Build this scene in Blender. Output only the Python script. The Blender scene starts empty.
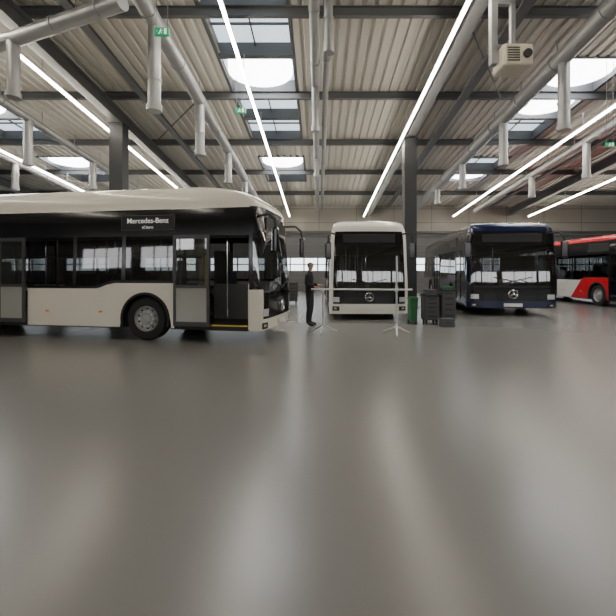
import bpy, bmesh, math, random
from mathutils import Vector, Matrix
random.seed(4)
C = bpy.context.scene.collection
H0 = 1.55      # eye height
SL = 0.09      # roof slope (falls away to the rear wall)

# ------------------------------------------------------------------ materials
def mat(name, col, rough=0.5, metal=0.0, var=0.06, scale=6.0, emit=None, estr=0.0, coat=0.0, bump=0.0, spec=0.5):
    m = bpy.data.materials.new(name); m.use_nodes = True
    nt = m.node_tree; b = nt.nodes['Principled BSDF']
    tc = nt.nodes.new('ShaderNodeTexCoord'); nz = nt.nodes.new('ShaderNodeTexNoise')
    nz.inputs['Scale'].default_value = scale; nz.inputs['Detail'].default_value = 4
    nt.links.new(tc.outputs['Object'], nz.inputs['Vector'])
    mx = nt.nodes.new('ShaderNodeMix'); mx.data_type = 'RGBA'
    mx.inputs[6].default_value = (*[c*(1-var) for c in col], 1)
    mx.inputs[7].default_value = (*[min(1, c*(1+var)) for c in col], 1)
    nt.links.new(nz.outputs['Fac'], mx.inputs[0]); nt.links.new(mx.outputs[2], b.inputs['Base Color'])
    b.inputs['Roughness'].default_value = rough; b.inputs['Metallic'].default_value = metal
    b.inputs['Specular IOR Level'].default_value = spec
    b.inputs['Coat Weight'].default_value = coat; b.inputs['Coat Roughness'].default_value = 0.08
    if emit:
        b.inputs['Emission Color'].default_value = (*emit, 1); b.inputs['Emission Strength'].default_value = estr
    if bump:
        bp = nt.nodes.new('ShaderNodeBump'); bp.inputs['Strength'].default_value = bump
        nt.links.new(nz.outputs['Fac'], bp.inputs['Height']); nt.links.new(bp.outputs[0], b.inputs['Normal'])
    return m

def glass(name, tint, fac=0.12, diff_col=None):
    m = bpy.data.materials.new(name); m.use_nodes = True; nt = m.node_tree
    nt.nodes.clear()
    o = nt.nodes.new('ShaderNodeOutputMaterial'); t = nt.nodes.new('ShaderNodeBsdfTransparent')
    t.inputs[0].default_value = (*tint, 1)
    g = nt.nodes.new('ShaderNodeBsdfGlossy'); g.inputs['Roughness'].default_value = 0.03
    g.inputs[0].default_value = (.9, .9, .9, 1)
    fr = nt.nodes.new('ShaderNodeLayerWeight'); fr.inputs[0].default_value = 0.3
    ma = nt.nodes.new('ShaderNodeMath'); ma.operation = 'MULTIPLY_ADD'; ma.inputs[1].default_value = 0.55; ma.inputs[2].default_value = fac
    nt.links.new(fr.outputs['Fresnel'], ma.inputs[0])
    mx = nt.nodes.new('ShaderNodeMixShader'); nt.links.new(ma.outputs[0], mx.inputs[0])
    src = t
    if diff_col:
        d = nt.nodes.new('ShaderNodeBsdfDiffuse'); d.inputs[0].default_value = (*diff_col, 1)
        m0 = nt.nodes.new('ShaderNodeMixShader'); m0.inputs[0].default_value = .7
        nt.links.new(t.outputs[0], m0.inputs[1]); nt.links.new(d.outputs[0], m0.inputs[2]); src = m0
    nt.links.new(src.outputs[0], mx.inputs[1]); nt.links.new(g.outputs[0], mx.inputs[2]); nt.links.new(mx.outputs[0], o.inputs[0])
    return m

M_floor = mat('floor_coating', (.188, .184, .175), .265, var=.02, scale=.3, spec=.55)
M_deck = mat('roof_deck_metal', (.50, .48, .435), .5, .0, var=.04, scale=1.0)
M_wall = mat('wall_panel', (.42, .38, .32), .7, var=.05)
nt = M_wall.node_tree; b = nt.nodes['Principled BSDF']
br = nt.nodes.new('ShaderNodeTexBrick'); br.offset = 0
br.inputs['Color1'].default_value = (.33, .315, .28, 1); br.inputs['Color2'].default_value = (.29, .275, .25, 1); br.inputs['Mortar'].default_value = (.10, .10, .10, 1)
br.inputs['Scale'].default_value = 1; br.inputs['Brick Width'].default_value = 3.0; br.inputs['Row Height'].default_value = 1.1; br.inputs['Mortar Size'].default_value = .02
mp = nt.nodes.new('ShaderNodeMapping'); mp.inputs['Rotation'].default_value = (math.pi/2, 0, 0)
tc = nt.nodes.new('ShaderNodeTexCoord'); nt.links.new(tc.outputs['Object'], mp.inputs[0]); nt.links.new(mp.outputs[0], br.inputs['Vector'])
nt.links.new(br.outputs['Color'], b.inputs['Base Color'])
M_beam = mat('painted_steel', (.10, .103, .107), .5, .2)
M_beam_l = mat('light_painted_steel', (.18, .183, .187), .45, .2)
M_pipe = mat('galvanised_pipe', (.31, .315, .315), .42, .5, var=.12, scale=3)
M_col = mat('column_paint', (.032, .035, .038), .5)
M_strip = mat('strip_diffuser', (.9, .9, .85), .5, emit=(1, .91, .77), estr=48)
M_house = mat('lamp_housing', (.5, .5, .48), .4)
M_sky = mat('skylight_pane', (.4, .45, .5), .3, emit=(.70, .80, .88), estr=1.7)
M_dome = mat('skylight_dome', (.9, .9, .9), .3, emit=(.97, .98, 1), estr=12)
M_frame = mat('skylight_frame', (.08, .085, .09), .5)
M_leaf = mat('door_leaf_frame', (.06, .06, .06), .35)
M_day = mat('daylight_window', (.8, .8, .8), .3, emit=(.85, .93, 1), estr=3.2)
M_fillf = mat('front_fill_panel', (.8, .8, .8), .3, emit=(.97, .97, 1), estr=4.0)  # added fill glow behind the camera, for bus fronts and windscreen reflections
M_gate = mat('gate_panel', (.14, .142, .145), .5)
M_black = mat('gloss_black', (.010, .010, .011), .16, coat=.2)
M_matblk = mat('matt_black', (.015, .015, .016), .6)
M_rubber = mat('rubber', (.018, .018, .018), .8, bump=.1, scale=30)
M_rim = mat('rim_steel', (.42, .42, .41), .4, .4)
M_rimn = mat('wheel_nut_steel', (.75, .75, .75), .3, .7)
M_chrome = mat('chrome', (.8, .8, .8), .15, 1.0)
M_stand = mat('light_grey_metal', (.62, .62, .60), .35, .3)
M_cream = mat('cream_paint', (.84, .79, .67), .22, coat=.6, var=.02)
M_white = mat('white_paint', (.84, .81, .74), .22, coat=.6, var=.02)
M_navy = mat('navy_paint', (.010, .018, .065), .2, .2, coat=.7, var=.05)
M_red = mat('red_paint', (.62, .015, .025), .22, coat=.5, var=.03)
M_gl = glass('tinted_glass', (.27, .28, .28), .09)
M_gl2 = glass('windscreen_glass', (.34, .36, .36), .15)
M_gl3 = glass('door_glass', (.78, .80, .76), .12)
M_gl4 = glass('pale_door_glass', (.80, .80, .76), .12, diff_col=(.55, .55, .50))  # door glass with a pale diffuse colour mixed in
M_int = mat('bus_interior', (.05, .05, .05), .7)
M_intl = mat('bus_interior_trim', (.17, .17, .16), .6)
M_seat = mat('seat_fabric', (.05, .055, .07), .9, bump=.2, scale=60)
M_yel = mat('yellow_rail', (.75, .50, .04), .4)
M_light = mat('headlight_lens', (.75, .78, .8), .1, .3, coat=1)
M_led = mat('sign_letters', (.70, .70, .67), .4, emit=(1, .98, .92), estr=.3)
M_orange = mat('amber_lens', (.8, .25, .02), .3)
M_cart = mat('grey_cart', (.055, .057, .06), .5)
M_cartl = mat('cart_drawer', (.085, .087, .09), .45)
M_green = mat('green_plastic', (.03, .17, .06), .5)
M_exit = mat('exit_green', (.0, .22, .09), .4, emit=(.0, .5, .2), estr=.3)
M_exitw = mat('exit_white', (.8, .9, .85), .4, emit=(1, 1, 1), estr=.4)
M_box = mat('cream_housing', (.66, .60, .48), .5)
M_skin = mat('skin', (.50, .30, .21), .55, var=.05, scale=20)
M_cloth = mat('black_jacket', (.012, .012, .014), .85, bump=.2, scale=25)
M_trou = mat('black_trousers', (.016, .016, .02), .85, bump=.2, scale=25)
M_shoe = mat('black_shoe', (.01, .01, .01), .4)
M_hair = mat('dark_hair', (.02, .014, .01), .7, bump=.4, scale=80)
M_eye = mat('eye_white', (.7, .7, .7), .2)
M_plate = mat('plate_white', (.75, .75, .75), .4)

# ------------------------------------------------------------------ helpers
def new(name, bm, mats, parent=None, smooth=False, bevel=0.0, label=None, cat=None, kind=None, shear=False, normals=True, loc=None):
    if shear:
        for v in bm.verts: v.co.z -= SL*v.co.y
    if normals: bmesh.ops.recalc_face_normals(bm, faces=bm.faces)
    me = bpy.data.meshes.new(name); bm.to_mesh(me); bm.free()
    if not isinstance(mats, (list, tuple)): mats = [mats]
    for m in mats: me.materials.append(m)
    ob = bpy.data.objects.new(name, me); C.objects.link(ob)
    if loc is not None:
        me.transform(Matrix.Translation(-Vector(loc))); ob.location = loc
    if parent: ob.parent = parent
    if smooth:
        for p in me.polygons: p.use_smooth = True
        try: me.set_sharp_from_angle(angle=math.radians(38))
        except Exception: pass
    if bevel:
        bv = ob.modifiers.new('Bevel', 'BEVEL'); bv.width = bevel; bv.segments = 2; bv.limit_method = 'ANGLE'
    if label: ob['label'] = label
    if cat: ob['category'] = cat
    if kind: ob['kind'] = kind
    return ob
def empty(name, loc, rz=0, label=None, cat=None):
    e = bpy.data.objects.new(name, None); C.objects.link(e); e.location = loc; e.rotation_euler[2] = rz
    e.empty_display_size = .2
    if label: e['label'] = label
    if cat: e['category'] = cat
    return e
def box(bm, x0, x1, y0, y1, z0, z1, mi=0):
    vs = [bm.verts.new((x, y, z)) for x in (x0, x1) for y in (y0, y1) for z in (z0, z1)]
    for f in ((0,1,3,2),(4,6,7,5),(0,4,5,1),(2,3,7,6),(0,2,6,4),(1,5,7,3)):
        fc = bm.faces.new([vs[i] for i in f]); fc.material_index = mi
    return vs
def cyl(bm, p0, p1, r, seg=12, r2=None, mi=0, caps=True):
    p0 = Vector(p0); p1 = Vector(p1); r2 = r if r2 is None else r2
    d = (p1-p0).normalized(); a = Vector((0,0,1)) if abs(d.z) < .9 else Vector((1,0,0))
    u = d.cross(a).normalized(); v = d.cross(u)
    A = []; B = []
    for i in range(seg):
        t = 2*math.pi*i/seg; o = u*math.cos(t)+v*math.sin(t)
        A.append(bm.verts.new(p0+o*r)); B.append(bm.verts.new(p1+o*r2))
    for i in range(seg):
        j = (i+1) % seg
        f = bm.faces.new([A[i], A[j], B[j], B[i]]); f.material_index = mi
    if caps:
        bm.faces.new(A[::-1]).material_index = mi; bm.faces.new(B).material_index = mi
def lathe_x(bm, prof, cx, cy, cz, seg=32, mi=0):
    rings = []
    for (x, r) in prof:
        rings.append([bm.verts.new((cx+x, cy+r*math.cos(2*math.pi*i/seg), cz+r*math.sin(2*math.pi*i/seg))) for i in range(seg)])
    for k in range(len(rings)-1):
        for i in range(seg):
            j = (i+1) % seg
            f = bm.faces.new([rings[k][i], rings[k][j], rings[k+1][j], rings[k+1][i]]); f.material_index = mi
    return rings
def grid(bm, rows, mi=0, closed=False):
    V = [[bm.verts.new(p) for p in r] for r in rows]
    n = len(V[0])
    for i in range(len(V)-1):
        for j in range(n if closed else n-1):
            k = (j+1) % n
            f = bm.faces.new([V[i][j], V[i+1][j], V[i+1][k], V[i][k]]); f.material_index = mi
    return V
def ibeam(bm, p0, p1, w, h, t=.02):
    """I-section along X or Y, p = bottom centre"""
    p0 = Vector(p0); p1 = Vector(p1)
    alongx = abs(p1.x-p0.x) > abs(p1.y-p0.y)
    for (a, z0, z1) in ((w/2, 0, t), (t/2, t, h-t), (w/2, h-t, h)):
        if alongx: box(bm, p0.x, p1.x, p0.y-a, p0.y+a, p0.z+z0, p0.z+z1)
        else: box(bm, p0.x-a, p0.x+a, p0.y, p1.y, p0.z+z0, p0.z+z1)

# ------------------------------------------------------------------ room shell
XL, XR, YF, YB = -30, 30, -9, 32
bm = bmesh.new(); box(bm, XL-.3, XR+.3, YF-.3, YB+.3, -.2, 0)
new('floor', bm, M_floor, kind='structure')
ZD = H0+8.15
def wall(name, x0, x1, y0, y1):
    bm = bmesh.new(); vs = box(bm, x0, x1, y0, y1, 0, 1)
    for v in vs:
        if v.co.z > .5: v.co.z = ZD + .3 - SL*v.co.y
    return new(name, bm, M_wall, kind='structure')
wall('wall_back', XL, XR, YB, YB+.3); wall('wall_front', XL, XR, YF-.3, YF)
wall('wall_left', XL-.3, XL, YF, YB); wall('wall_right', XR, XR+.3, YF, YB)

SKX = [-14.0, -2.05, 9.1, 20.6]; SKH = 1.15; SKY0, SKY1 = 2.3, 27.9
bay = (SKY1-SKY0)/6
# which half-bays carry an opening, in each skylight row; value: 1 = round dome, 2 = framed pane
SKY = [{2: 2, 5: 1, 6: 1, 7: 2, 9: 1, 10: 2}, {3: 2, 4: 2, 5: 1, 6: 2, 7: 2, 9: 1, 10: 2}, {2: 2, 3: 1, 5: 1, 6: 1, 7: 2, 9: 2, 10: 1}, {5: 2, 6: 1, 9: 2, 10: 1}]
bm = bmesh.new()
per = .34; prof = []
x = XL
while x < XR:
    prof += [(x, 0), (x+.18, 0), (x+.21, .06), (x+.31, .06)]; x += per
def which(x):
    for i, s in enumerate(SKX):
        if abs(x-s) < SKH+.02: return i
    return None
for i in range(len(prof)-1):
    (xa, za), (xb, zb) = prof[i], prof[i+1]
    w_ = which((xa+xb)/2)
    if w_ is None: runs = [(YF, YB)]
    else:
        runs = []; start = YF
        for k in range(12):
            if k in SKY[w_]:
                if SKY0+k*bay/2 > start+1e-4: runs.append((start, SKY0+k*bay/2))
                start = SKY0+(k+1)*bay/2
        runs.append((start, YB))
    for (a, b_) in runs:
        bm.faces.new([bm.verts.new((xa, a, ZD+za)), bm.verts.new((xb, a, ZD+zb)), bm.verts.new((xb, b_, ZD+zb)), bm.verts.new((xa, b_, ZD+za))])
new('ceiling', bm, M_deck, kind='structure', shear=True, normals=False)

wn = 1
for si, sx in enumerate(SKX):
    for k, typ in SKY[si].items():
        y0 = SKY0 + k*bay/2; y1 = y0 + bay/2
        bm = bmesh.new(); x0, x1 = sx-SKH-.12, sx+SKH+.12
        fw = .10
        box(bm, x0, x1, y0, y0+fw, ZD-.02, ZD+.4, 0); box(bm, x0, x1, y1-fw, y1, ZD-.02, ZD+.4, 0)
        box(bm, x0, x0+fw, y0+fw, y1-fw, ZD-.02, ZD+.4, 0); box(bm, x1-fw, x1, y0+fw, y1-fw, ZD-.02, ZD+.4, 0)
        box(bm, x0, x1, y0, y1, ZD+.4, ZD+.43, 1)
        if typ == 1:
            cy = (y0+y1)/2; n = 36; rings = []
            for (s, z) in ((1, ZD+.39), (1, ZD+.12), (.8, ZD+.08), (.4, ZD+.05)):
                rings.append([(sx+1.12*s*math.cos(2*math.pi*i/n), cy+.95*s*math.sin(2*math.pi*i/n), z) for i in range(n)])
            V = grid(bm, rings, 2, True); bm.faces.new(V[-1]).material_index = 2
        else:
            box(bm, sx-.02, sx+.02, y0+fw, y1-fw, ZD+.30, ZD+.36, 0)
            cy = (y0+y1)/2; box(bm, x0+fw, x1-fw, cy-.025, cy+.025, ZD+.28, ZD+.34, 0)
            box(bm, x0+.25, x1-.25, y0+.2, y0+.5, ZD+.22, ZD+.25, 0)
        new('window_%d' % wn, bm, [M_frame, M_sky, M_dome], kind='structure', shear=True); wn += 1
# unseen glowing panels added on the front wall to light the bus fronts
for i in range(9):
    x0 = -27+i*6.1
    bm = bmesh.new(); box(bm, x0, x0+5.2, YF+.0, YF+.06, 3.2, 4.9, 1)
    for q in range(5): box(bm, x0+q*1.3-.04, x0+q*1.3+.04, YF+.0, YF+.12, 3.2, 4.9, 0)
    for z in (3.2, 4.9): box(bm, x0-.04, x0+5.24, YF+.0, YF+.12, z-.04, z+.04, 0)
    new('window_%d' % wn, bm, [M_frame, M_fillf], kind='structure'); wn += 1  # added fill panel out of view, shares the window numbering

# gates + windows in rear wall
for i, gx in enumerate([-24, -18, -12, -6.5, -1.2, 4.2, 9.6, 15, 20.5, 26]):
    bm = bmesh.new(); w = 2.2
    box(bm, gx-w-.15, gx-w, YB-.12, YB-.005, 0, 4.3, 2); box(bm, gx+w, gx+w+.15, YB-.12, YB-.005, 0, 4.3, 2)
    box(bm, gx-w-.15, gx+w+.15, YB-.12, YB-.005, 4.3, 4.5, 2)
    for k in range(8):
        z = k*.5375; 
        if k in (3, 4):
            for q in range(4):
                xa = gx-w+q*w/2
                box(bm, xa+.06, xa+w/2-.06, YB-.06, YB-.03, z+.05, z+.50, 1)
            box(bm, gx-w, gx+w, YB-.03, YB-.006, z, z+.5375, 0)
        else: box(bm, gx-w, gx+w, YB-.08, YB-.005, z+.01, z+.53, 0)
    new('door_%d' % (i+1), bm, [M_gate, M_day, M_beam], kind='structure')
bm = bmesh.new(); box(bm, XL, XR, YB-.2, YB-.121, 4.62, 4.82); new('trim_1', bm, M_beam, kind='structure')

# ------------------------------------------------------------------ roof steel
for gx in (-19.2, -8.0, 3.93, 15.2):
    bm = bmesh.new(); ibeam(bm, (gx, YF+.02, H0+7.35), (gx, YB-.02, H0+7.35), .34, .519, .035)
    new('steel_girder', bm, M_beam_l, shear=True, label='grey painted steel girder running the length of the hall roof', cat='beam')
for yy in (-6.2, -1.9, 2.3, 6.55, 10.83, 15.1, 19.36, 23.6, 27.9):
    bm = bmesh.new(); ibeam(bm, (XL, yy, H0+7.88), (XR, yy, H0+7.88), .13, .26, .015)
    new('steel_purlin', bm, M_beam, shear=True, label='dark grey steel purlin crossing under the corrugated roof', cat='beam')
for cx, cy in ((-8.0, 16.0), (3.93, 17.4)):
    bm = bmesh.new(); zt = H0+7.35-SL*cy
    for (a, b_, c_, d_) in ((-.26, .26, -.26, -.2), (-.26, .26, .2, .26), (-.04, .04, -.2, .2), (-.26, -.2, -.2, .2), (.2, .26, -.2, .2)):
        box(bm, cx+a, cx+b_, cy+c_, cy+d_, .03, zt-.03)
    box(bm, cx-.36, cx+.36, cy-.36, cy+.36, 0, .03); box(bm, cx-.3, cx+.3, cy-.3, cy+.3, zt-.06, zt-.025)
    new('steel_column', bm, M_col, label='dark grey steel column carrying the roof girder', cat='column')

# strip lights
for lx in (-14.5, -8.5, -2.31, 3.5, 10.5, 16.4):
    e = empty('strip_light', (lx, 4, H0+7.2-SL*4), label='long continuous white LED strip light under the roof', cat='ceiling light')
    e['group'] = 'strip lights under the hall roof'
    e.rotation_euler[0] = -math.atan(SL)
    L0, L1 = -3.0, 27.4
    bm = bmesh.new(); box(bm, -.05, .05, L0, L1, 0.0, .05)
    for k in range(9):
        y = L0+.5+k*3.6; box(bm, -.012, .012, y, y+.02, .05, .60)
    new('housing', bm, M_house, parent=e)
    bm = bmesh.new(); box(bm, -.035, .035, L0, L1, -.065, 0.0)
    new('diffuser', bm, M_strip, parent=e)

# ventilation pipes with drops
def vent(px, r, h, y0, y1, drops, zb=5.67, rd=.16):
    e = empty('ventilation_pipe', (px, y0, 0), label='galvanised extraction pipe along the roof with hanging outlet tubes', cat='pipe')
    bm = bmesh.new()
    z = lambda y: H0+h-SL*y
    cyl(bm, (0, 0, z(y0)), (0, y1-y0, z(y1)), r, 20)
    y = y0+1
    while y < y1:
        cyl(bm, (0, y-y0, z(y)), (0, y-y0+.06, z(y+.06)), r+.02, 20)
        box(bm, -.012, .012, y-y0, y-y0+.03, z(y)+r, z(y)+r+(7.95-h-r)); y += 2.13
    new('pipe', bm, M_pipe, parent=e, smooth=True)
    for d in drops:
        bm = bmesh.new(); yy = d-y0
        cyl(bm, (0, yy, zb), (0, yy, z(d)), rd, 18); cyl(bm, (0, yy, zb-.02), (0, yy, zb+.14), rd+.03, 18)
        cyl(bm, (0, yy, zb+.75), (0, yy, zb+.81), rd+.02, 18)
        new('outlet_tube', bm, M_pipe, parent=e, smooth=True)
vent(-4.2, .21, 7.3, -4, 30, (10.2, 14.1, 18.5, 22.7))
vent(7.1, .25, 7.3, -4, 30, (11.6, 15.4, 19.8, 24), )
vent(-.12, .13, 7.35, -4, 30, (13.2, 19.5), 6.2, .11)
vent(.22, .10, 7.45, -4, 30, (9.2,), 6.6, .1)
vent(-11.2, .16, 7.3, -4, 30, (15.4, 19.8), )
vent(11.7, .16, 7.3, -4, 30, (17.5, 22))
vent(-15.2, .16, 7.3, 2, 30, (15.5, 20))
bm = bmesh.new()
def D(t): return Vector((-11.2+t*6.8, 11.46-t*2.5, H0+6.86))
cyl(bm, D(0), D(1), .18, 20); cyl(bm, D(.5)+Vector((0, 0, -1.5)), D(.5), .15, 18); cyl(bm, D(.5)+Vector((0, 0, -1.5)), D(.5)+Vector((0, 0, -1.36)), .18, 18)
for t in (.08, .3, .7, .9): cyl(bm, D(t), D(t+.01), .20, 20)
for t in (.2, .8): box(bm, D(t).x-.01, D(t).x+.01, D(t).y-.01, D(t).y+.01, H0+7.03, H0+7.9)
new('cross_duct', bm, M_pipe, shear=True, smooth=True, label='large galvanised duct slanting across below the roof beams', cat='pipe')
for (cx, w) in ((-6.3, .25), (5.2, .3), (12.9, .25)):
    bm = bmesh.new(); box(bm, cx-w/2, cx+w/2, -4, 30, H0+7.55, H0+7.57); box(bm, cx-w/2, cx-w/2+.02, -4, 30, H0+7.57, H0+7.64); box(bm, cx+w/2-.02, cx+w/2, -4, 30, H0+7.57, H0+7.64)
    for k in range(8): box(bm, cx-.01, cx+.01, -1.9+k*4.27, -1.88+k*4.27, H0+7.57, H0+7.88)
    new('cable_tray', bm, M_beam, shear=True, label='dark steel cable tray hanging under the roof', cat='cable tray')
for (xa, ya, xb, yb) in ((-7.9, 19.2, -4.6, 15.2), (4.1, 11, 6.8, 15.0)):
    bm = bmesh.new(); cyl(bm, (xa, ya, H0+7.9), (xb, yb, H0+7.9), .025, 8)
    new('brace_rod', bm, M_beam, shear=True, label='thin diagonal steel bracing rod under the roof', cat='rod')

# exit signs
def exit_sign(x, y, z, s=1.0):
    e = empty('exit_sign', (x, y, z), label='hanging green emergency exit sign with running figure', cat='sign')
    bm = bmesh.new(); box(bm, -.2*s, .2*s, -.03, .03, -.11*s, .11*s)
    new('housing', bm, M_exit, parent=e)
    for sx in (-.155, .155):
        bm = bmesh.new(); box(bm, sx*s-.006, sx*s+.006, -.006, .006, .11*s, ZD-SL*y-z); new('hanger', bm, M_beam_l, parent=e)
    bm = bmesh.new(); yy0, yy1 = -.036, -.031
    def q(pts): 
        bm.faces.new([bm.verts.new((a*s, -.034, b_*s)) for a, b_ in pts])
    box(bm, .07*s, .14*s, yy0, yy1, -.08*s, .08*s)
    q([(-.03, .055), (-.01, .055), (-.01, .08), (-.03, .08)])
    q([(-.06, -.01), (-.02, -.02), (0, .045), (-.04, .045)]); q([(-.06, -.01), (-.03, -.015), (.02, -.05), (.01, -.065)])
    q([(-.06, -.01), (-.035, -.01), (-.07, -.075), (-.1, -.07)]); q([(-.01, .04), (.04, .01), (.03, 0), (-.02, .025)])
    q([(-.14, .0), (-.12, .0), (-.12, .015), (-.14, .015)])
    new('pictogram', bm, M_exitw, parent=e)
exit_sign(-3.53, 9.0, 6.95, .8); exit_sign(-2.75, 14.0, 7.2, .9); exit_sign(9.6, 13.2, 5.75, .7)

# ceiling mounted cream unit on a post
e = empty('ceiling_projector', (4.35, 9.0, 6.3), label='cream boxy unit hanging from the roof on a post', cat='projector')
bm = bmesh.new(); box(bm, -.33, .33, -.3, .3, -.24, .24); new('housing', bm, M_box, parent=e, bevel=.05)
bm = bmesh.new()
for k in range(6): box(bm, -.25, .02, -.315, -.3, -.15+k*.055, -.13+k*.055)
cyl(bm, (.18, -.3, 0), (.18, -.36, 0), .09, 18); new('grille', bm, M_matblk, parent=e)
bm = bmesh.new(); box(bm, -.5, -.36, -.08, .08, -.1, 1.74); box(bm, -.4, .0, -.04, .04, .24, .34); box(bm, -.05, .05, -.05, .05, .24, 1.3); box(bm, -.45, .05, -.05, .05, 1.25, 1.35)
new('post', bm, M_pipe, parent=e)

# ------------------------------------------------------------------ bus
YJ = .38
def W(z):
    if z < 1.15: return 1.285
    w = 1.285-.06*(z-1.15)/1.85
    if z > 2.6: w -= .055*((z-2.6)/.4)**2
    return w
def RK(z):
    return .03*(.9-z)/.6 if z < .9 else .17*((z-.9)/2.1)**1.3
def fpt(a, z, off=0.0, w=None, yf=None, yj=YJ):
    w = (W(z) if w is None else w)+off; yf = (RK(z) if yf is None else yf)-off
    c = math.cos(a); s = abs(math.sin(a))
    return (-w*math.copysign(abs(c)**.55, c), yj-(yj-yf)*s**.5, z)
NA = 36
def fband(bm, z0, z1, nz=4, a0=0, a1=math.pi, off=0, mi=0, n=NA):
    rows = [[fpt(a0+(a1-a0)*i/n, z0+(z1-z0)*k/nz, off) for i in range(n+1)] for k in range(nz+1)]
    return grid(bm, rows, mi)
def ring(z, i_s=0, i_f=0, i_r=0, L=12.0, zr=3.0):
    w = W(min(z, 3.0))-i_s; yf = RK(min(z, 3.0))+i_f; yj = max(YJ, yf+.25+i_s)
    pts = [fpt(math.pi*i/NA, z, 0, w, yf, yj) for i in range(NA+1)]
    yr = L-i_r
    pts += [(w, 4+yf, z), (w, yr-.25, z), (w-.06, yr-.06, z), (w-.25, yr, z), (-w+.25, yr, z), (-w+.06, yr-.06, z), (-w, yr-.25, z), (-w, 4+yf, z)]
    return pts
def spans(a, b_, cuts):
    out = []; c = a
    for (s, t) in sorted(cuts):
        if s > c: out.append((c, s))
        c = max(c, t)
    if c < b_: out.append((c, b_))
    return out
def sidepatch(bm, s, y0, y1, zb, zt, off=0, nz=4, step=.06, mi=0):
    n = max(1, int((y1-y0)/step)); rows = []
    for i in range(n+1):
        y = y0+(y1-y0)*i/n; a = zb(y) if callable(zb) else zb; b_ = zt(y) if callable(zt) else zt
        rows.append([(s*(W(a+(b_-a)*k/nz)+off), y, a+(b_-a)*k/nz) for k in range(nz+1)])
    grid(bm, rows, mi)
def text_mesh(txt, size, parent, name, m, loc, rot, bold=.0):
    cu = bpy.data.curves.new('t', 'FONT'); cu.body = txt; cu.size = size; cu.align_x = 'CENTER'; cu.align_y = 'CENTER'; cu.offset = bold; cu.extrude = .003
    o = bpy.data.objects.new('t', cu); C.objects.link(o)
    dg = bpy.context.evaluated_depsgraph_get(); me = bpy.data.meshes.new_from_object(o.evaluated_get(dg))
    bpy.data.objects.remove(o); me.materials.clear(); me.materials.append(m)
    ob = bpy.data.objects.new(name, me); C.objects.link(ob); ob.location = loc; ob.rotation_euler = rot; ob.parent = parent
    return ob

def make_wheel(parent, s, y, R=.49):
    x = s*1.0
    bm = bmesh.new()
    o = s*.26
    lathe_x(bm, [(-o*.2, .28), (-o*.2, R-.06), (-o*.1, R), (o*.8, R), (o*.95, R-.03), (o, R-.09), (o*.98, .31), (o*.85, .285)], 0, 0, 0, 40)
    t = new('wheel', bm, M_rubber, parent=parent, smooth=True); t.location = (x, y, R)
    bm = bmesh.new()
    lathe_x(bm, [(o*.9, .295), (o*.97, .28), (o*.75, .26), (o*.62, .20), (o*.8, .17), (o*.82, .12), (o*.97, .10), (o*1.0, .06)], 0, 0, 0, 40)
    lathe_x(bm, [(o*1.0, .06), (o*1.0, .001)], 0, 0, 0, 40)
    for k in range(10):
        a = 2*math.pi*k/10
        cyl(bm, (o*.7, .17*math.cos(a), .17*math.sin(a)), (o*.95, .17*math.cos(a), .17*math.sin(a)), .02, 8, mi=1)
        a += .3
        cyl(bm, (o*.6, .232*math.cos(a), .232*math.sin(a)), (o*.715, .232*math.cos(a), .232*math.sin(a)), .026, 8, mi=2)
    new('rim', bm, [M_rim, M_rimn, M_matblk], parent=t, smooth=True)

def leaf(parent, y0, y1, off, s=-1, z0=.36, z1=2.36, pale=False):
    w = W(1.0)+off; bm = bmesh.new(); f = .06
    xx = sorted((s*w, s*(w-.05)))
    box(bm, *xx, y0, y0+f, z0, z1); box(bm, *xx, y1-f, y1, z0, z1)
    box(bm, *xx, y0+f, y1-f, z0, z0+.10); box(bm, *xx, y0+f, y1-f, z1-.08, z1); box(bm, *xx, y0+f, y1-f, 1.20, 1.26)
    d = new('door', bm, M_leaf if pale else M_black, parent=parent)
    xm = s*(w-.02)
    bm = bmesh.new(); box(bm, xm-.005, xm+.005, y0+f, y1-f, z0+.10, 1.20)
    g = new('door_glass', bm, M_gl4 if pale else M_gl3, parent=d)
    if pale: g['label'] = 'pale lower pane'
    bm = bmesh.new(); box(bm, xm-.005, xm+.005, y0+f, y1-f, 1.26, z1-.08)
    new('door_glass', bm, M_gl3, parent=d)
    bm = bmesh.new(); cyl(bm, (s*(w-.08), y0+.12, .8), (s*(w-.08), y0+.12, 1.9), .016, 8)
    cyl(bm, (s*(w-.08), y0+.12, .8), (s*(w-.03), y0+.05, .8), .014, 8); cyl(bm, (s*(w-.08), y0+.12, 1.9), (s*(w-.03), y0+.05, 1.9), .014, 8)
    new('handle', bm, M_yel, parent=d, smooth=True)

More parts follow.
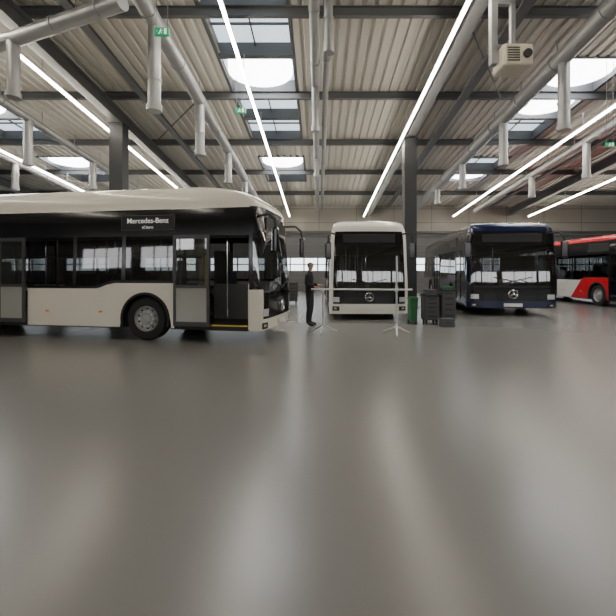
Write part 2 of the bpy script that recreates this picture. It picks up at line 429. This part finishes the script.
ZS = .52       # top of the painted bumper
def make_bus(loc, rz, label, paint, roofm, bumperm, apillar=None, open_doors=False, livery=None, sign=None, band=None,
             rh=.40, rif=1.5, ris=.36, scale=(1, 1, 1), skirt=.28, cam_=.35):
    L = 12.0; wy = (2.83, 8.9)
    e = empty('bus', (*loc, 0), rz, label, 'bus'); e.scale = scale
    lower = livery or paint
    ARCH = .60; zc = .49
    def zb(y):
        for c in wy:
            if abs(y-c) < ARCH: return max(.30, zc+math.sqrt(max(0, ARCH**2-(y-c)**2)))
        return .30
    def belt(y):
        t = min(1, max(0, (4.1-y)/.5)); return 1.17+.13*t*t*(3-2*t)
    doorsR = [(.40, 2.12), (5.88, 7.66)]
    bm = bmesh.new()
    for s in (-1, 1):
        for (a, b_) in spans(YJ, L-.25, doorsR if s < 0 else []):
            sidepatch(bm, s, a, b_, zb, belt)
    rows = [[(x_, y_, z_) for (x_, y_) in ((1.285, L-.25), (1.22, L-.06), (1.03, L), (-1.03, L), (-1.22, L-.06), (-1.285, L-.25))] for z_ in (.3, 1.17)]
    grid(bm, rows)
    new('body', bm, lower, parent=e, smooth=True)
    for s in (-1, 1):
        for c in wy:
            bm = bmesh.new(); rows = []
            for i in range(25):
                a = math.radians(-16)+math.radians(212)*i/24
                rows.append([(s*(1.285+dx), c+r*math.cos(a), zc+r*math.sin(a)) for (r, dx) in ((ARCH+.004, .0), (ARCH, .02), (ARCH-.05, .02), (ARCH-.06, -.25))])
            grid(bm, rows); new('wheel_arch', bm, M_matblk, parent=e, smooth=True)
    bm = bmesh.new()
    for s in (-1, 1):
        sidepatch(bm, s, YJ, L-.25, 2.36, 3.0, step=12)
        cuts = doorsR if s < 0 else []
        for (a, b_) in spans(YJ, L-.25, cuts):
            sidepatch(bm, s, a, b_, belt, lambda y: belt(y)+.06, off=.003, nz=1, step=.2)
            n = max(1, round((b_-a)/1.45)); 
            for i in range(n+1):
                yy = a+(b_-a)*i/n; ya = max(a, yy-.05); yb = min(b_, yy+.05)
                sidepatch(bm, s, ya, yb, belt, 2.37, off=.003, nz=3, step=1)
    rows = [[(x_*W(z_)/1.285, y_, z_) for (x_, y_) in ((1.285, L-.25), (1.22, L-.06), (1.03, L), (-1.03, L), (-1.22, L-.06), (-1.285, L-.25))] for z_ in (1.17, 2.0, 3.0)]
    grid(bm, rows)
    new('window_surround', bm, band or M_black, parent=e, smooth=True)
    for s in (-1, 1):
        for (a, b_) in spans(YJ, L-.25, doorsR if s < 0 else []):
            n = max(1, round((b_-a)/1.45))
            for i in range(n):
                ya = a+(b_-a)*i/n+.05; yb = a+(b_-a)*(i+1)/n-.05
                if yb-ya < .1: continue
                bm = bmesh.new(); sidepatch(bm, s, ya, yb, lambda y: belt(y)+.06, 2.36, off=-.004, nz=3, step=.3)
                new('side_window', bm, M_gl, parent=e, smooth=True)
    bm = bmesh.new(); rows = []
    rows.append(ring(2.97))
    for k in range(0, 11):
        b_ = math.pi/2*k/10; q = 1-math.cos(b_)
        rows.append(ring(3.0+rh*math.sin(b_)**.9, ris*q, rif*q, .5*q, L))
    V = grid(bm, rows, 0, True)
    bm.faces.new(V[-1])
    new('roof', bm, roofm, parent=e, smooth=True)
    bm = bmesh.new(); box(bm, -.7, .7, 3.6, 5.6, 2.99+rh, 3.03+rh); box(bm, -.7, .7, 6.2, 9.4, 2.99+rh, 3.03+rh)
    new('roof_cover', bm, roofm, parent=e, bevel=.02)
    bm = bmesh.new(); fband(bm, skirt, ZS, 3); new('bumper', bm, bumperm, parent=e, smooth=True)
    bm = bmesh.new(); fband(bm, ZS, .98, 3); 
    new('front_panel', bm, M_black, parent=e, smooth=True)
    bm = bmesh.new(); fband(bm, .98, 2.42, 6); new('windshield', bm, M_gl2, parent=e, smooth=True)
    bm = bmesh.new(); fband(bm, 2.42, 2.99, 5); fband(bm, .96, 1.03, 1, off=.004)
    for (a0, a1) in ((0, .06), (math.pi-.06, math.pi)): fband(bm, .98, 2.42, 3, a0, a1, .003, n=6)
    new('front_mask', bm, M_black, parent=e, smooth=True)
    for sgn in (0, 1):
        bm = bmesh.new()
        def A(v): return v if not sgn else math.pi-v
        fband(bm, ZS-.02, 1.17, 3, A(0), A(cam_), .006, n=12)
        if apillar: fband(bm, 1.17, 2.99, 9, A(0), A(cam_), .006, n=12)
        new('corner_panel', bm, apillar or bumperm, parent=e, smooth=True)
    if apillar:
        bm = bmesh.new(); fband(bm, 2.87, 2.99, 2, off=.007); new('header_panel', bm, apillar, parent=e, smooth=True)
    for sgn in (-1, 1):
        a0, a1 = (.55, .95) if sgn < 0 else (math.pi-.95, math.pi-.55)
        bm = bmesh.new(); fband(bm, .58, .74, 2, a0, a1, .015, n=8)
        new('headlight', bm, M_light, parent=e, smooth=True)
        bm = bmesh.new(); fband(bm, .30, .44, 1, a0, a1, .008, n=6); g_ = new('bumper_vent', bm, M_matblk, parent=e)
        bm = bmesh.new(); fband(bm, .35, .40, 1, a0+.12, a1-.12, .016, n=6); new('fog_lamp', bm, M_light, parent=g_)
    for sgn in (-1, 1):
        bm = bmesh.new(); y = RK(1.1)-.03
        cyl(bm, (sgn*.75, y, 1.02), (sgn*.15, y+.03, 1.25), .012, 6); cyl(bm, (sgn*.05-.4*sgn, y+.0, 1.1), (sgn*.1+.45*sgn, y+.02, 1.32), .014, 6)
        new('wiper', bm, M_matblk, parent=e)
    bm = bmesh.new(); y = RK(.75)-.035; R = .13; n = 28; ze = .75
    rows = []
    for i in range(n):
        a = 2*math.pi*i/n
        rows.append([((R+.014*math.cos(t))*math.cos(a), y+.014*math.sin(t), ze+(R+.014*math.cos(t))*math.sin(a)) for t in (0, math.pi/2, math.pi, 3*math.pi/2)])
    rows.append(rows[0]); grid(bm, rows, 0, True)
    for k in range(3):
        a = math.pi/2+k*2*math.pi/3; cyl(bm, (0, y, ze), (R*math.cos(a), y, ze+R*math.sin(a)), .024, 6, .005)
    new('emblem', bm, M_chrome, parent=e, smooth=True)
    bm = bmesh.new(); box(bm, -.26, .26, RK(.4)-.035, RK(.4)-.01, .33, .44); new('licence_plate', bm, M_plate, parent=e)
    bm = bmesh.new(); box(bm, -.85, .85, RK(2.62)-.012, RK(2.62)+.02, 2.5, 2.78); new('destination_display', bm, M_matblk, parent=e, bevel=.01)
    for sgn in (-1, 1):
        bm = bmesh.new()
        p = [(sgn*1.08, .22, 2.78), (sgn*1.24, -.06, 2.80), (sgn*1.32, -.2, 2.68), (sgn*1.33, -.22, 2.48)]
        for i in range(3): cyl(bm, p[i], p[i+1], .028, 10)
        mir = new('mirror', bm, M_matblk, parent=e, smooth=True)
        bm = bmesh.new(); box(bm, sgn*1.33-.10, sgn*1.33+.10, -.28, -.17, 1.95, 2.50); new('mirror_housing', bm, M_black, parent=mir, bevel=.045)
        bm = bmesh.new(); box(bm, sgn*1.33-.08, sgn*1.33+.08, -.169, -.162, 2.0, 2.45); new('mirror_glass', bm, M_chrome, parent=mir)
    bm = bmesh.new()
    for (a, b_) in spans(.3, L-.1, [(c-.6, c+.6) for c in wy]): box(bm, -1.24, 1.24, a, b_, .27, .37)
    for c in wy:
        box(bm, -.72, .72, c-.62, c+.62, .27, .37)
        for s in (-1, 1):
            xs = sorted((s*.72, s*.74)); box(bm, *xs, c-.62, c+.62, .27, 1.16)
            xs = sorted((s*.72, s*1.26)); box(bm, *xs, c-.64, c+.64, 1.12, 1.16)
    new('underbody', bm, M_matblk, parent=e)
    bm = bmesh.new(); box(bm, -1.2, 1.2, .5, L-.15, 2.5, 2.53, 0)
    box(bm, -1.15, 1.15, L-.9, L-.15, .37, 2.5, 1)
    box(bm, .15, 1.2, .35, .75, .7, 1.02, 1); box(bm, .1, 1.2, 1.75, 1.8, .37, 2.1, 1); box(bm, .08, .12, .8, 1.8, .37, 1.25, 0)
    new('interior', bm, [M_intl, M_int], parent=e)
    bm = bmesh.new(); n = 20
    for i in range(n):
        a = 2*math.pi*i/n; b2 = 2*math.pi*(i+1)/n
        cyl(bm, (.65+.22*math.cos(a), .85+.08*math.sin(a), 1.15+.2*math.sin(a)), (.65+.22*math.cos(b2), .85+.08*math.sin(b2), 1.15+.2*math.sin(b2)), .016, 6)
    cyl(bm, (.65, .85, 1.15), (.65, .7, .95), .03, 8); cyl(bm, (.43, .85, 1.15), (.87, .85, 1.15), .014, 6)
    new('steering_wheel', bm, M_matblk, parent=e)
    def seat(x, y, z, yaw=1):
        bm = bmesh.new(); box(bm, x-.22, x+.22, y-.22, y+.22, z+.38, z+.47); box(bm, x-.22, x+.22, y+.17*yaw-.04, y+.17*yaw+.04, z+.45, z+1.12)
        box(bm, x-.04, x+.04, y-.1, y+.1, z, z+.38)
        return new('seat', bm, M_seat, parent=e, bevel=.03)
    seat(.65, 1.35, .45)
    for (yy, z) in ((3.0, .75), (3.9, .37), (4.75, .37), (5.5, .37), (8.9, .75), (9.8, .6), (10.6, .6)):
        for x in (-1.0, -.52, .52, 1.0):
            if yy == 5.5 and x < 0: continue
            if abs(x) < .6 and yy in (3.0, 8.9): continue
            seat(x, yy, z)
    bm = bmesh.new()
    for (x, y) in ((-.6, 2.35), (-.25, 1.3), (-.5, 5.8), (-.5, 7.8), (.3, 3.4), (.3, 5.0), (.3, 6.9), (-.3, 4.3), (.3, 8.4)):
        cyl(bm, (x, y, .37), (x, y, 2.5), .02, 8)
    cyl(bm, (-.45, 2.3, 1.95), (-.45, 10, 1.95), .018, 8); cyl(bm, (.45, 2.3, 1.95), (.45, 10, 1.95), .018, 8)
    new('grab_rail', bm, M_chrome, parent=e, smooth=True)
    for c in wy:
        for s in (-1, 1): make_wheel(e, s, c)
    if open_doors:
        leaf(e, 1.26, 2.10, .08, pale=True); leaf(e, 5.90, 6.62, .08, pale=True)
        for (a, b_) in ((.42, 1.26), (6.62, 7.64)):
            bm = bmesh.new(); box(bm, -1.285, -1.18, a, b_, .365, .385); new('step_edge', bm, M_yel, parent=e)
            bm = bmesh.new(); box(bm, -1.285, -1.25, a, b_, .27, .365); new('sill', bm, M_matblk, parent=e)
    else:
        leaf(e, .42, 1.26, .006); leaf(e, 1.27, 2.10, .006); leaf(e, 5.90, 6.76, .006); leaf(e, 6.78, 7.64, .006)
    bm = bmesh.new(); xs = W(2.65)+.006
    box(bm, -xs-.006, -xs+.06, 2.12, 3.45, 2.48, 2.84)
    sd = new('side_display', bm, M_matblk, parent=e, bevel=.01)
    if sign:
        r = (math.pi/2, 0, -math.pi/2); yc = 2.785
        bm = bmesh.new()
        for (a, b_, c_, d_) in ((2.13, 3.44, 2.49, 2.50), (2.13, 3.44, 2.82, 2.83), (2.13, 2.14, 2.50, 2.82), (3.43, 3.44, 2.50, 2.82)):
            box(bm, -xs-.012, -xs-.006, a, b_, c_, d_)
        new('display_frame', bm, M_beam, parent=sd)
        text_mesh(sign[0], .165, sd, 'sign_text', M_led, (-xs-.014, yc, 2.705), r, .001)
        text_mesh(sign[1], .09, sd, 'sign_text', M_led, (-xs-.014, yc, 2.56), r, .0)
    for y in (3.9, 5.3):
        bm = bmesh.new(); box(bm, -1.295, -1.28, y, y+.09, .62, .66); new('marker_lamp', bm, M_orange, parent=e)
    return e

M_liv = mat('red_white_livery', (.6, .02, .03), .22, coat=.5)
nt = M_liv.node_tree; b = nt.nodes['Principled BSDF']
tc = nt.nodes.new('ShaderNodeTexCoord'); sp = nt.nodes.new('ShaderNodeSeparateXYZ'); nt.links.new(tc.outputs['Object'], sp.inputs[0])
m1 = nt.nodes.new('ShaderNodeMath'); m1.operation = 'MULTIPLY_ADD'; m1.inputs[1].default_value = .9; nt.links.new(sp.outputs['Z'], m1.inputs[0]); nt.links.new(sp.outputs['Y'], m1.inputs[2])
m2 = nt.nodes.new('ShaderNodeMath'); m2.operation = 'GREATER_THAN'; m2.inputs[1].default_value = 5.0; nt.links.new(m1.outputs[0], m2.inputs[0])
mx = nt.nodes.new('ShaderNodeMix'); mx.data_type = 'RGBA'; mx.inputs[6].default_value = (.62, .015, .025, 1); mx.inputs[7].default_value = (.8, .78, .74, 1)
nt.links.new(m2.outputs[0], mx.inputs[0]); nt.links.new(mx.outputs[2], b.inputs['Base Color'])

def place(corner, yaw_dir, scale=1.0):
    """near right-hand front corner -> origin; yaw angle in radians"""
    return (corner[0]+1.28*scale*math.cos(yaw_dir), corner[1]+1.28*scale*math.sin(yaw_dir))
th = math.radians(90-9.5)
make_bus(place((-1.13, 8.55), th), th, 'cream and black city bus with its doors open', M_cream, M_cream, M_cream, open_doors=True, sign=('Mercedes-Benz', 'eCitaro'), rh=.50, rif=1.7, ris=.28, cam_=.6)
make_bus((1.62, 12.85), 0, 'white city bus with black windscreen mask seen from the front', M_white, M_white, M_white, apillar=M_white, rh=.30, rif=1.0, ris=.5, skirt=.2, cam_=.6)
th = math.radians(-8)
make_bus(place((5.26, 14.1), th, 1.17), th, 'dark navy blue city bus beside the tool carts', M_navy, M_navy, M_navy, apillar=M_navy, rh=.2, rif=.5, ris=.22, scale=(1.17, 1.08, 1.04))
make_bus((13.95, 15.4), 0, 'red and white city bus with a row of dark windows', M_red, M_red, M_red, apillar=M_red, livery=M_liv, rh=.2, rif=.6, ris=.15)

# ------------------------------------------------------------------ barrier stands
def stand(x, y, h, label):
    e = empty('barrier_stand', (x, y, 0), label=label, cat='stand')
    bm = bmesh.new()
    for k in range(3):
        a = math.radians(20+120*k); cyl(bm, (0, 0, .2), (.38*math.cos(a), .38*math.sin(a), .02), .02, 8)
    cyl(bm, (0, 0, .12), (0, 0, .26), .035, 10); new('tripod_base', bm, M_stand, parent=e, smooth=True)
    bm = bmesh.new(); cyl(bm, (0, 0, .15), (0, 0, h*.6), .026, 12); cyl(bm, (0, 0, h*.6), (0, 0, h), .02, 12); cyl(bm, (0, 0, h*.58), (0, 0, h*.62), .036, 12)
    new('pole', bm, M_stand, parent=e, smooth=True)
    bm = bmesh.new(); box(bm, -.04, .04, -.05, .05, 1.06, 1.09); new('rod_holder', bm, M_stand, parent=e)
stand(.1, 10.2, 1.09, 'slim pale metal tripod stand supporting a barrier rod'); stand(1.93, 9.95, 1.95, 'tall slim pale metal tripod stand beside a barrier rod')
bm = bmesh.new(); cyl(bm, (-.2, 10.15, 1.115), (2.3, 9.85, 1.115), .022, 10)
new('barrier_rod', bm, M_plate, label='long thin white rod resting on the tripod stands', cat='rod')

# ------------------------------------------------------------------ carts / bins
def cart(x, y, w, d, h, rz, label, top=None):
    e = empty('tool_cart', (x, y, 0), rz, label, 'cart')
    bm = bmesh.new(); box(bm, -w/2, w/2, -d/2, d/2, .14, h)
    new('body', bm, M_cart, parent=e, bevel=.02)
    bm = bmesh.new(); box(bm, -w/2-.02, w/2+.02, -d/2-.02, d/2+.02, h, h+.03)
    for s in (-1, 1): box(bm, s*(w/2)-.02, s*(w/2)+.02, -d/2, d/2, h+.03, h+.07)
    new('worktop', bm, top or M_matblk, parent=e, bevel=.008)
    n = 5; dh = (h-.2)/n
    for k in range(n):
        z = .17+k*dh
        bm = bmesh.new(); box(bm, -w/2+.03, w/2-.03, -d/2-.015, -d/2+.0, z, z+dh-.015); dr = new('drawer', bm, M_cartl, parent=e, bevel=.004)
        bm = bmesh.new(); box(bm, -w/2+.1, w/2-.1, -d/2-.04, -d/2-.015, z+dh-.05, z+dh-.03); new('handle', bm, M_matblk, parent=dr)
    for sx in (-1, 1):
        for sy in (-1, 1):
            bm = bmesh.new(); cx = sx*(w/2-.07); cy = sy*(d/2-.07)
            cyl(bm, (cx-.02, cy, .06), (cx+.02, cy, .06), .06, 14); box(bm, cx-.03, cx+.03, cy-.03, cy+.03, .1, .14)
            new('caster', bm, M_rubber, parent=e)
cart(3.30, 11.9, .44, .45, .84, .0, 'dark grey drawer tool cart on casters')
cart(3.79, 11.9, .42, .45, 1.00, .0, 'tall dark grey drawer tool cart beside the other cart')
def case(x, y, z, w, d, h, m, label):
    e = empty('tool_case', (x, y, z), 0, label, 'case')
    bm = bmesh.new(); box(bm, -w/2, w/2, -d/2, d/2, 0, h*.7); new('body', bm, m, parent=e, bevel=.012)
    bm = bmesh.new(); box(bm, -w/2-.005, w/2+.005, -d/2-.005, d/2+.005, h*.7+.002, h); new('lid', bm, m, parent=e, bevel=.012)
    bm = bmesh.new(); box(bm, -.06, .06, -d/2-.03, -d/2-.018, h*.5, h*.56); box(bm, -.06, -.05, -d/2-.018, -d/2, h*.5, h*.56); box(bm, .05, .06, -d/2-.018, -d/2, h*.5, h*.56); new('handle', bm, M_matblk, parent=e)
case(3.30, 11.9, .87, .34, .26, .17, M_cartl, 'small dark grey tool case resting on the cart')
case(3.79, 11.88, 1.03, .30, .24, .10, M_green, 'small green tool case resting on the taller cart')
case(3.62, 11.35, 0, .38, .28, .24, M_cartl, 'dark grey tool case standing on the floor')
def bin_(x, y, col, label, s=1.0):
    e = empty('waste_bin', (x, y, 0), .1, label, 'bin')
    bm = bmesh.new(); rows = []
    for (z, a) in ((.05, .10), (.72*s, .125)): rows.append([(-a, -a, z), (a, -a, z), (a, a, z), (-a, a, z)])
    V = grid(bm, rows, 0, True); bm.faces.new(V[0]); bm.faces.new(V[1]); new('body', bm, col, parent=e, bevel=.02)
    bm = bmesh.new(); box(bm, -.14, .14, -.14, .14, .72*s, .77*s); box(bm, -.11, .11, -.11, .11, .77*s, .80*s); new('lid', bm, col, parent=e, bevel=.015)
    for s_ in (-1, 1):
        bm = bmesh.new(); cyl(bm, (s_*.11-.02, .08, .05), (s_*.11+.02, .08, .05), .05, 14); box(bm, s_*.08-.02, s_*.08+.02, -.1, -.06, 0, .05); new('wheel', bm, M_rubber, parent=e)
bin_(2.84, 12.1, M_green, 'narrow green plastic wheeled bin beside the white bus')
cart(-1.5, 19.5, .9, .5, 1.0, 0, 'grey workshop drawer trolley further back in the hall')

# ------------------------------------------------------------------ person
def make_person(x, y, rz):
    V = []; E = []; R = []
    def v(p, r, par=None):
        V.append(p); R.append(r if isinstance(r, tuple) else (r, r)); i = len(V)-1
        if par is not None: E.append((par, i))
        return i
    pel = v((0, 0, .98), (.155, .115)); sp1 = v((0, 0, 1.2), (.145, .105), pel); ch = v((0, .0, 1.42), (.17, .115), sp1)
    nb = v((0, 0, 1.55), (.075, .07), ch); nk = v((0, -.01, 1.62), (.055, .055), nb)
    h1 = v((0, -.03, 1.69), (.07, .085), nk); h2 = v((0, -.025, 1.765), (.078, .098), h1); h3 = v((0, -.015, 1.83), (.06, .075), h2)
    for s in (-1, 1):
        hip = v((s*.10, 0, .88), (.098, .10), pel); kn = v((s*.115, -.02, .5), (.065, .065), hip); cf = v((s*.12, .015, .34), (.058, .06), kn)
        an = v((s*.12, .03, .10), (.042, .045), cf); ft = v((s*.13, -.06, .05), (.046, .04), an); to = v((s*.14, -.17, .038), (.04, .03), ft)
        sh = v((s*.19, .01, 1.47), (.07, .065), ch); el = v((s*.25, .03, 1.19), (.046, .046), sh)
        if s < 0: wr = (s*.2, -.22, 1.13); pd = Vector((.05, -1, -.05))
        else: wr = (s*.17, -.20, 1.18); pd = Vector((-.2, -1, .05))
        w_ = v(wr, (.028, .024), el); pd.normalize()
        pm = v(tuple(Vector(wr)+pd*.07), (.036, .02), w_)
        side = Vector((1, .1, 0)).normalized()
        for k in range(4):
            o = (k-1.5)*.021; ln = (.062, .075, .07, .055)[k]
            b0 = Vector(wr)+pd*.10+side*o
            i0 = v(tuple(b0), (.0095, .0095), pm); i1 = v(tuple(b0+pd*ln*.5+Vector((0, 0, -.012))), (.009, .009), i0)
            v(tuple(b0+pd*ln*.75+Vector((0, 0, -.04))), (.008, .008), i1)
        t0 = v(tuple(Vector(wr)+pd*.04-side*s*.035), (.011, .011), w_); v(tuple(Vector(wr)+pd*.085-side*s*.05+Vector((0, 0, -.02))), (.009, .009), t0)
    me = bpy.data.meshes.new('p'); me.from_pydata(V, E, []); ob = bpy.data.objects.new('p', me); C.objects.link(ob)
    sk = ob.modifiers.new('s', 'SKIN'); sk.use_smooth_shade = True; sk.branch_smoothing = .4
    for i, r in enumerate(R): me.skin_vertices[0].data[i].radius = r
    for i in range(len(V)): me.skin_vertices[0].data[i].use_root = (i == 0)
    ss = ob.modifiers.new('u', 'SUBSURF'); ss.levels = 2; ss.render_levels = 2
    dg = bpy.context.evaluated_depsgraph_get(); dg.update()
    m2 = bpy.data.meshes.new_from_object(ob.evaluated_get(dg)); bpy.data.objects.remove(ob)
    zmin = min(q.co.z for q in m2.vertices)
    for q in m2.vertices:
        q.co.z -= zmin
        c = q.co
        if c.z > 1.6:
            d = (Vector((c.x, 0, c.z-(1.755-zmin)))).length         # nose
            if c.y < -.08 and d < .03: c.y -= .02*(1-d/.03)
            if abs(abs(c.x)-.03) < .018 and abs(c.z-1.785+zmin) < .014 and c.y < -.08: c.y += .008
    m2.materials.clear(); m2.materials.append(M_skin)
    for p in m2.polygons: p.use_smooth = True
    e = bpy.data.objects.new('person', m2); C.objects.link(e); e.location = (x, y, 0); e.rotation_euler[2] = rz
    e['label'] = 'person in black clothes standing with hands at the rod'; e['category'] = 'person'
    def cloth(name, m, cond, off):
        bm = bmesh.new(); bm.from_mesh(m2); bm.normal_update()
        dl = [f for f in bm.faces if not cond(f.calc_center_median())]
        bmesh.ops.delete(bm, geom=dl, context='FACES'); bm.normal_update()
        for q in bm.verts: q.co += q.normal*off
        new(name, bm, m, parent=e, smooth=True, normals=False)
    arm = lambda c: (c.y < -.19 and c.z > .9)
    cloth('jacket', M_cloth, lambda c: .92 < c.z < 1.575 and not arm(c), .014)
    cloth('trousers', M_trou, lambda c: .09 < c.z < .96, .01)
    for s in (-1, 1): cloth('shoe', M_shoe, lambda c, s=s: c.z < .12 and c.x*s > 0, .007)
    cloth('hair', M_hair, lambda c: c.z > 1.69 and (c.y > -.035+(1.80-c.z)*.3 or c.z > 1.825), .012)
    for s in (-1, 1):
        bm = bmesh.new(); bmesh.ops.create_uvsphere(bm, u_segments=10, v_segments=8, radius=.012)
        for q in bm.verts: q.co += Vector((s*.03, -.108, 1.785-zmin))
        new('eye', bm, M_eye, parent=e, smooth=True)
        bm = bmesh.new(); bmesh.ops.create_uvsphere(bm, u_segments=10, v_segments=8, radius=.03)
        for q in bm.verts: q.co = Vector((q.co.x*.35+s*.082, q.co.y*.6-.015, q.co.z+1.76-zmin))
        new('ear', bm, M_skin, parent=e, smooth=True)
    bm = bmesh.new(); box(bm, -.025, .025, -.118, -.10, 1.712-zmin, 1.72-zmin); new('mouth', bm, M_red, parent=e, bevel=.003)
make_person(-.27, 11.6, math.radians(76))

# ------------------------------------------------------------------ world + camera
w = bpy.data.worlds.new('World'); bpy.context.scene.world = w; w.use_nodes = True
w.node_tree.nodes['Background'].inputs[0].default_value = (.75, .83, .95, 1); w.node_tree.nodes['Background'].inputs[1].default_value = .8
cam = bpy.data.cameras.new('Camera'); co = bpy.data.objects.new('Camera', cam); C.objects.link(co)
co.location = (0, 0, H0); co.rotation_euler = (math.pi/2, 0, 0)
cam.sensor_width = 36; cam.lens = 400/616*36; cam.shift_x = -11/616; cam.shift_y = -36/616; cam.clip_end = 300
bpy.context.scene.camera = co
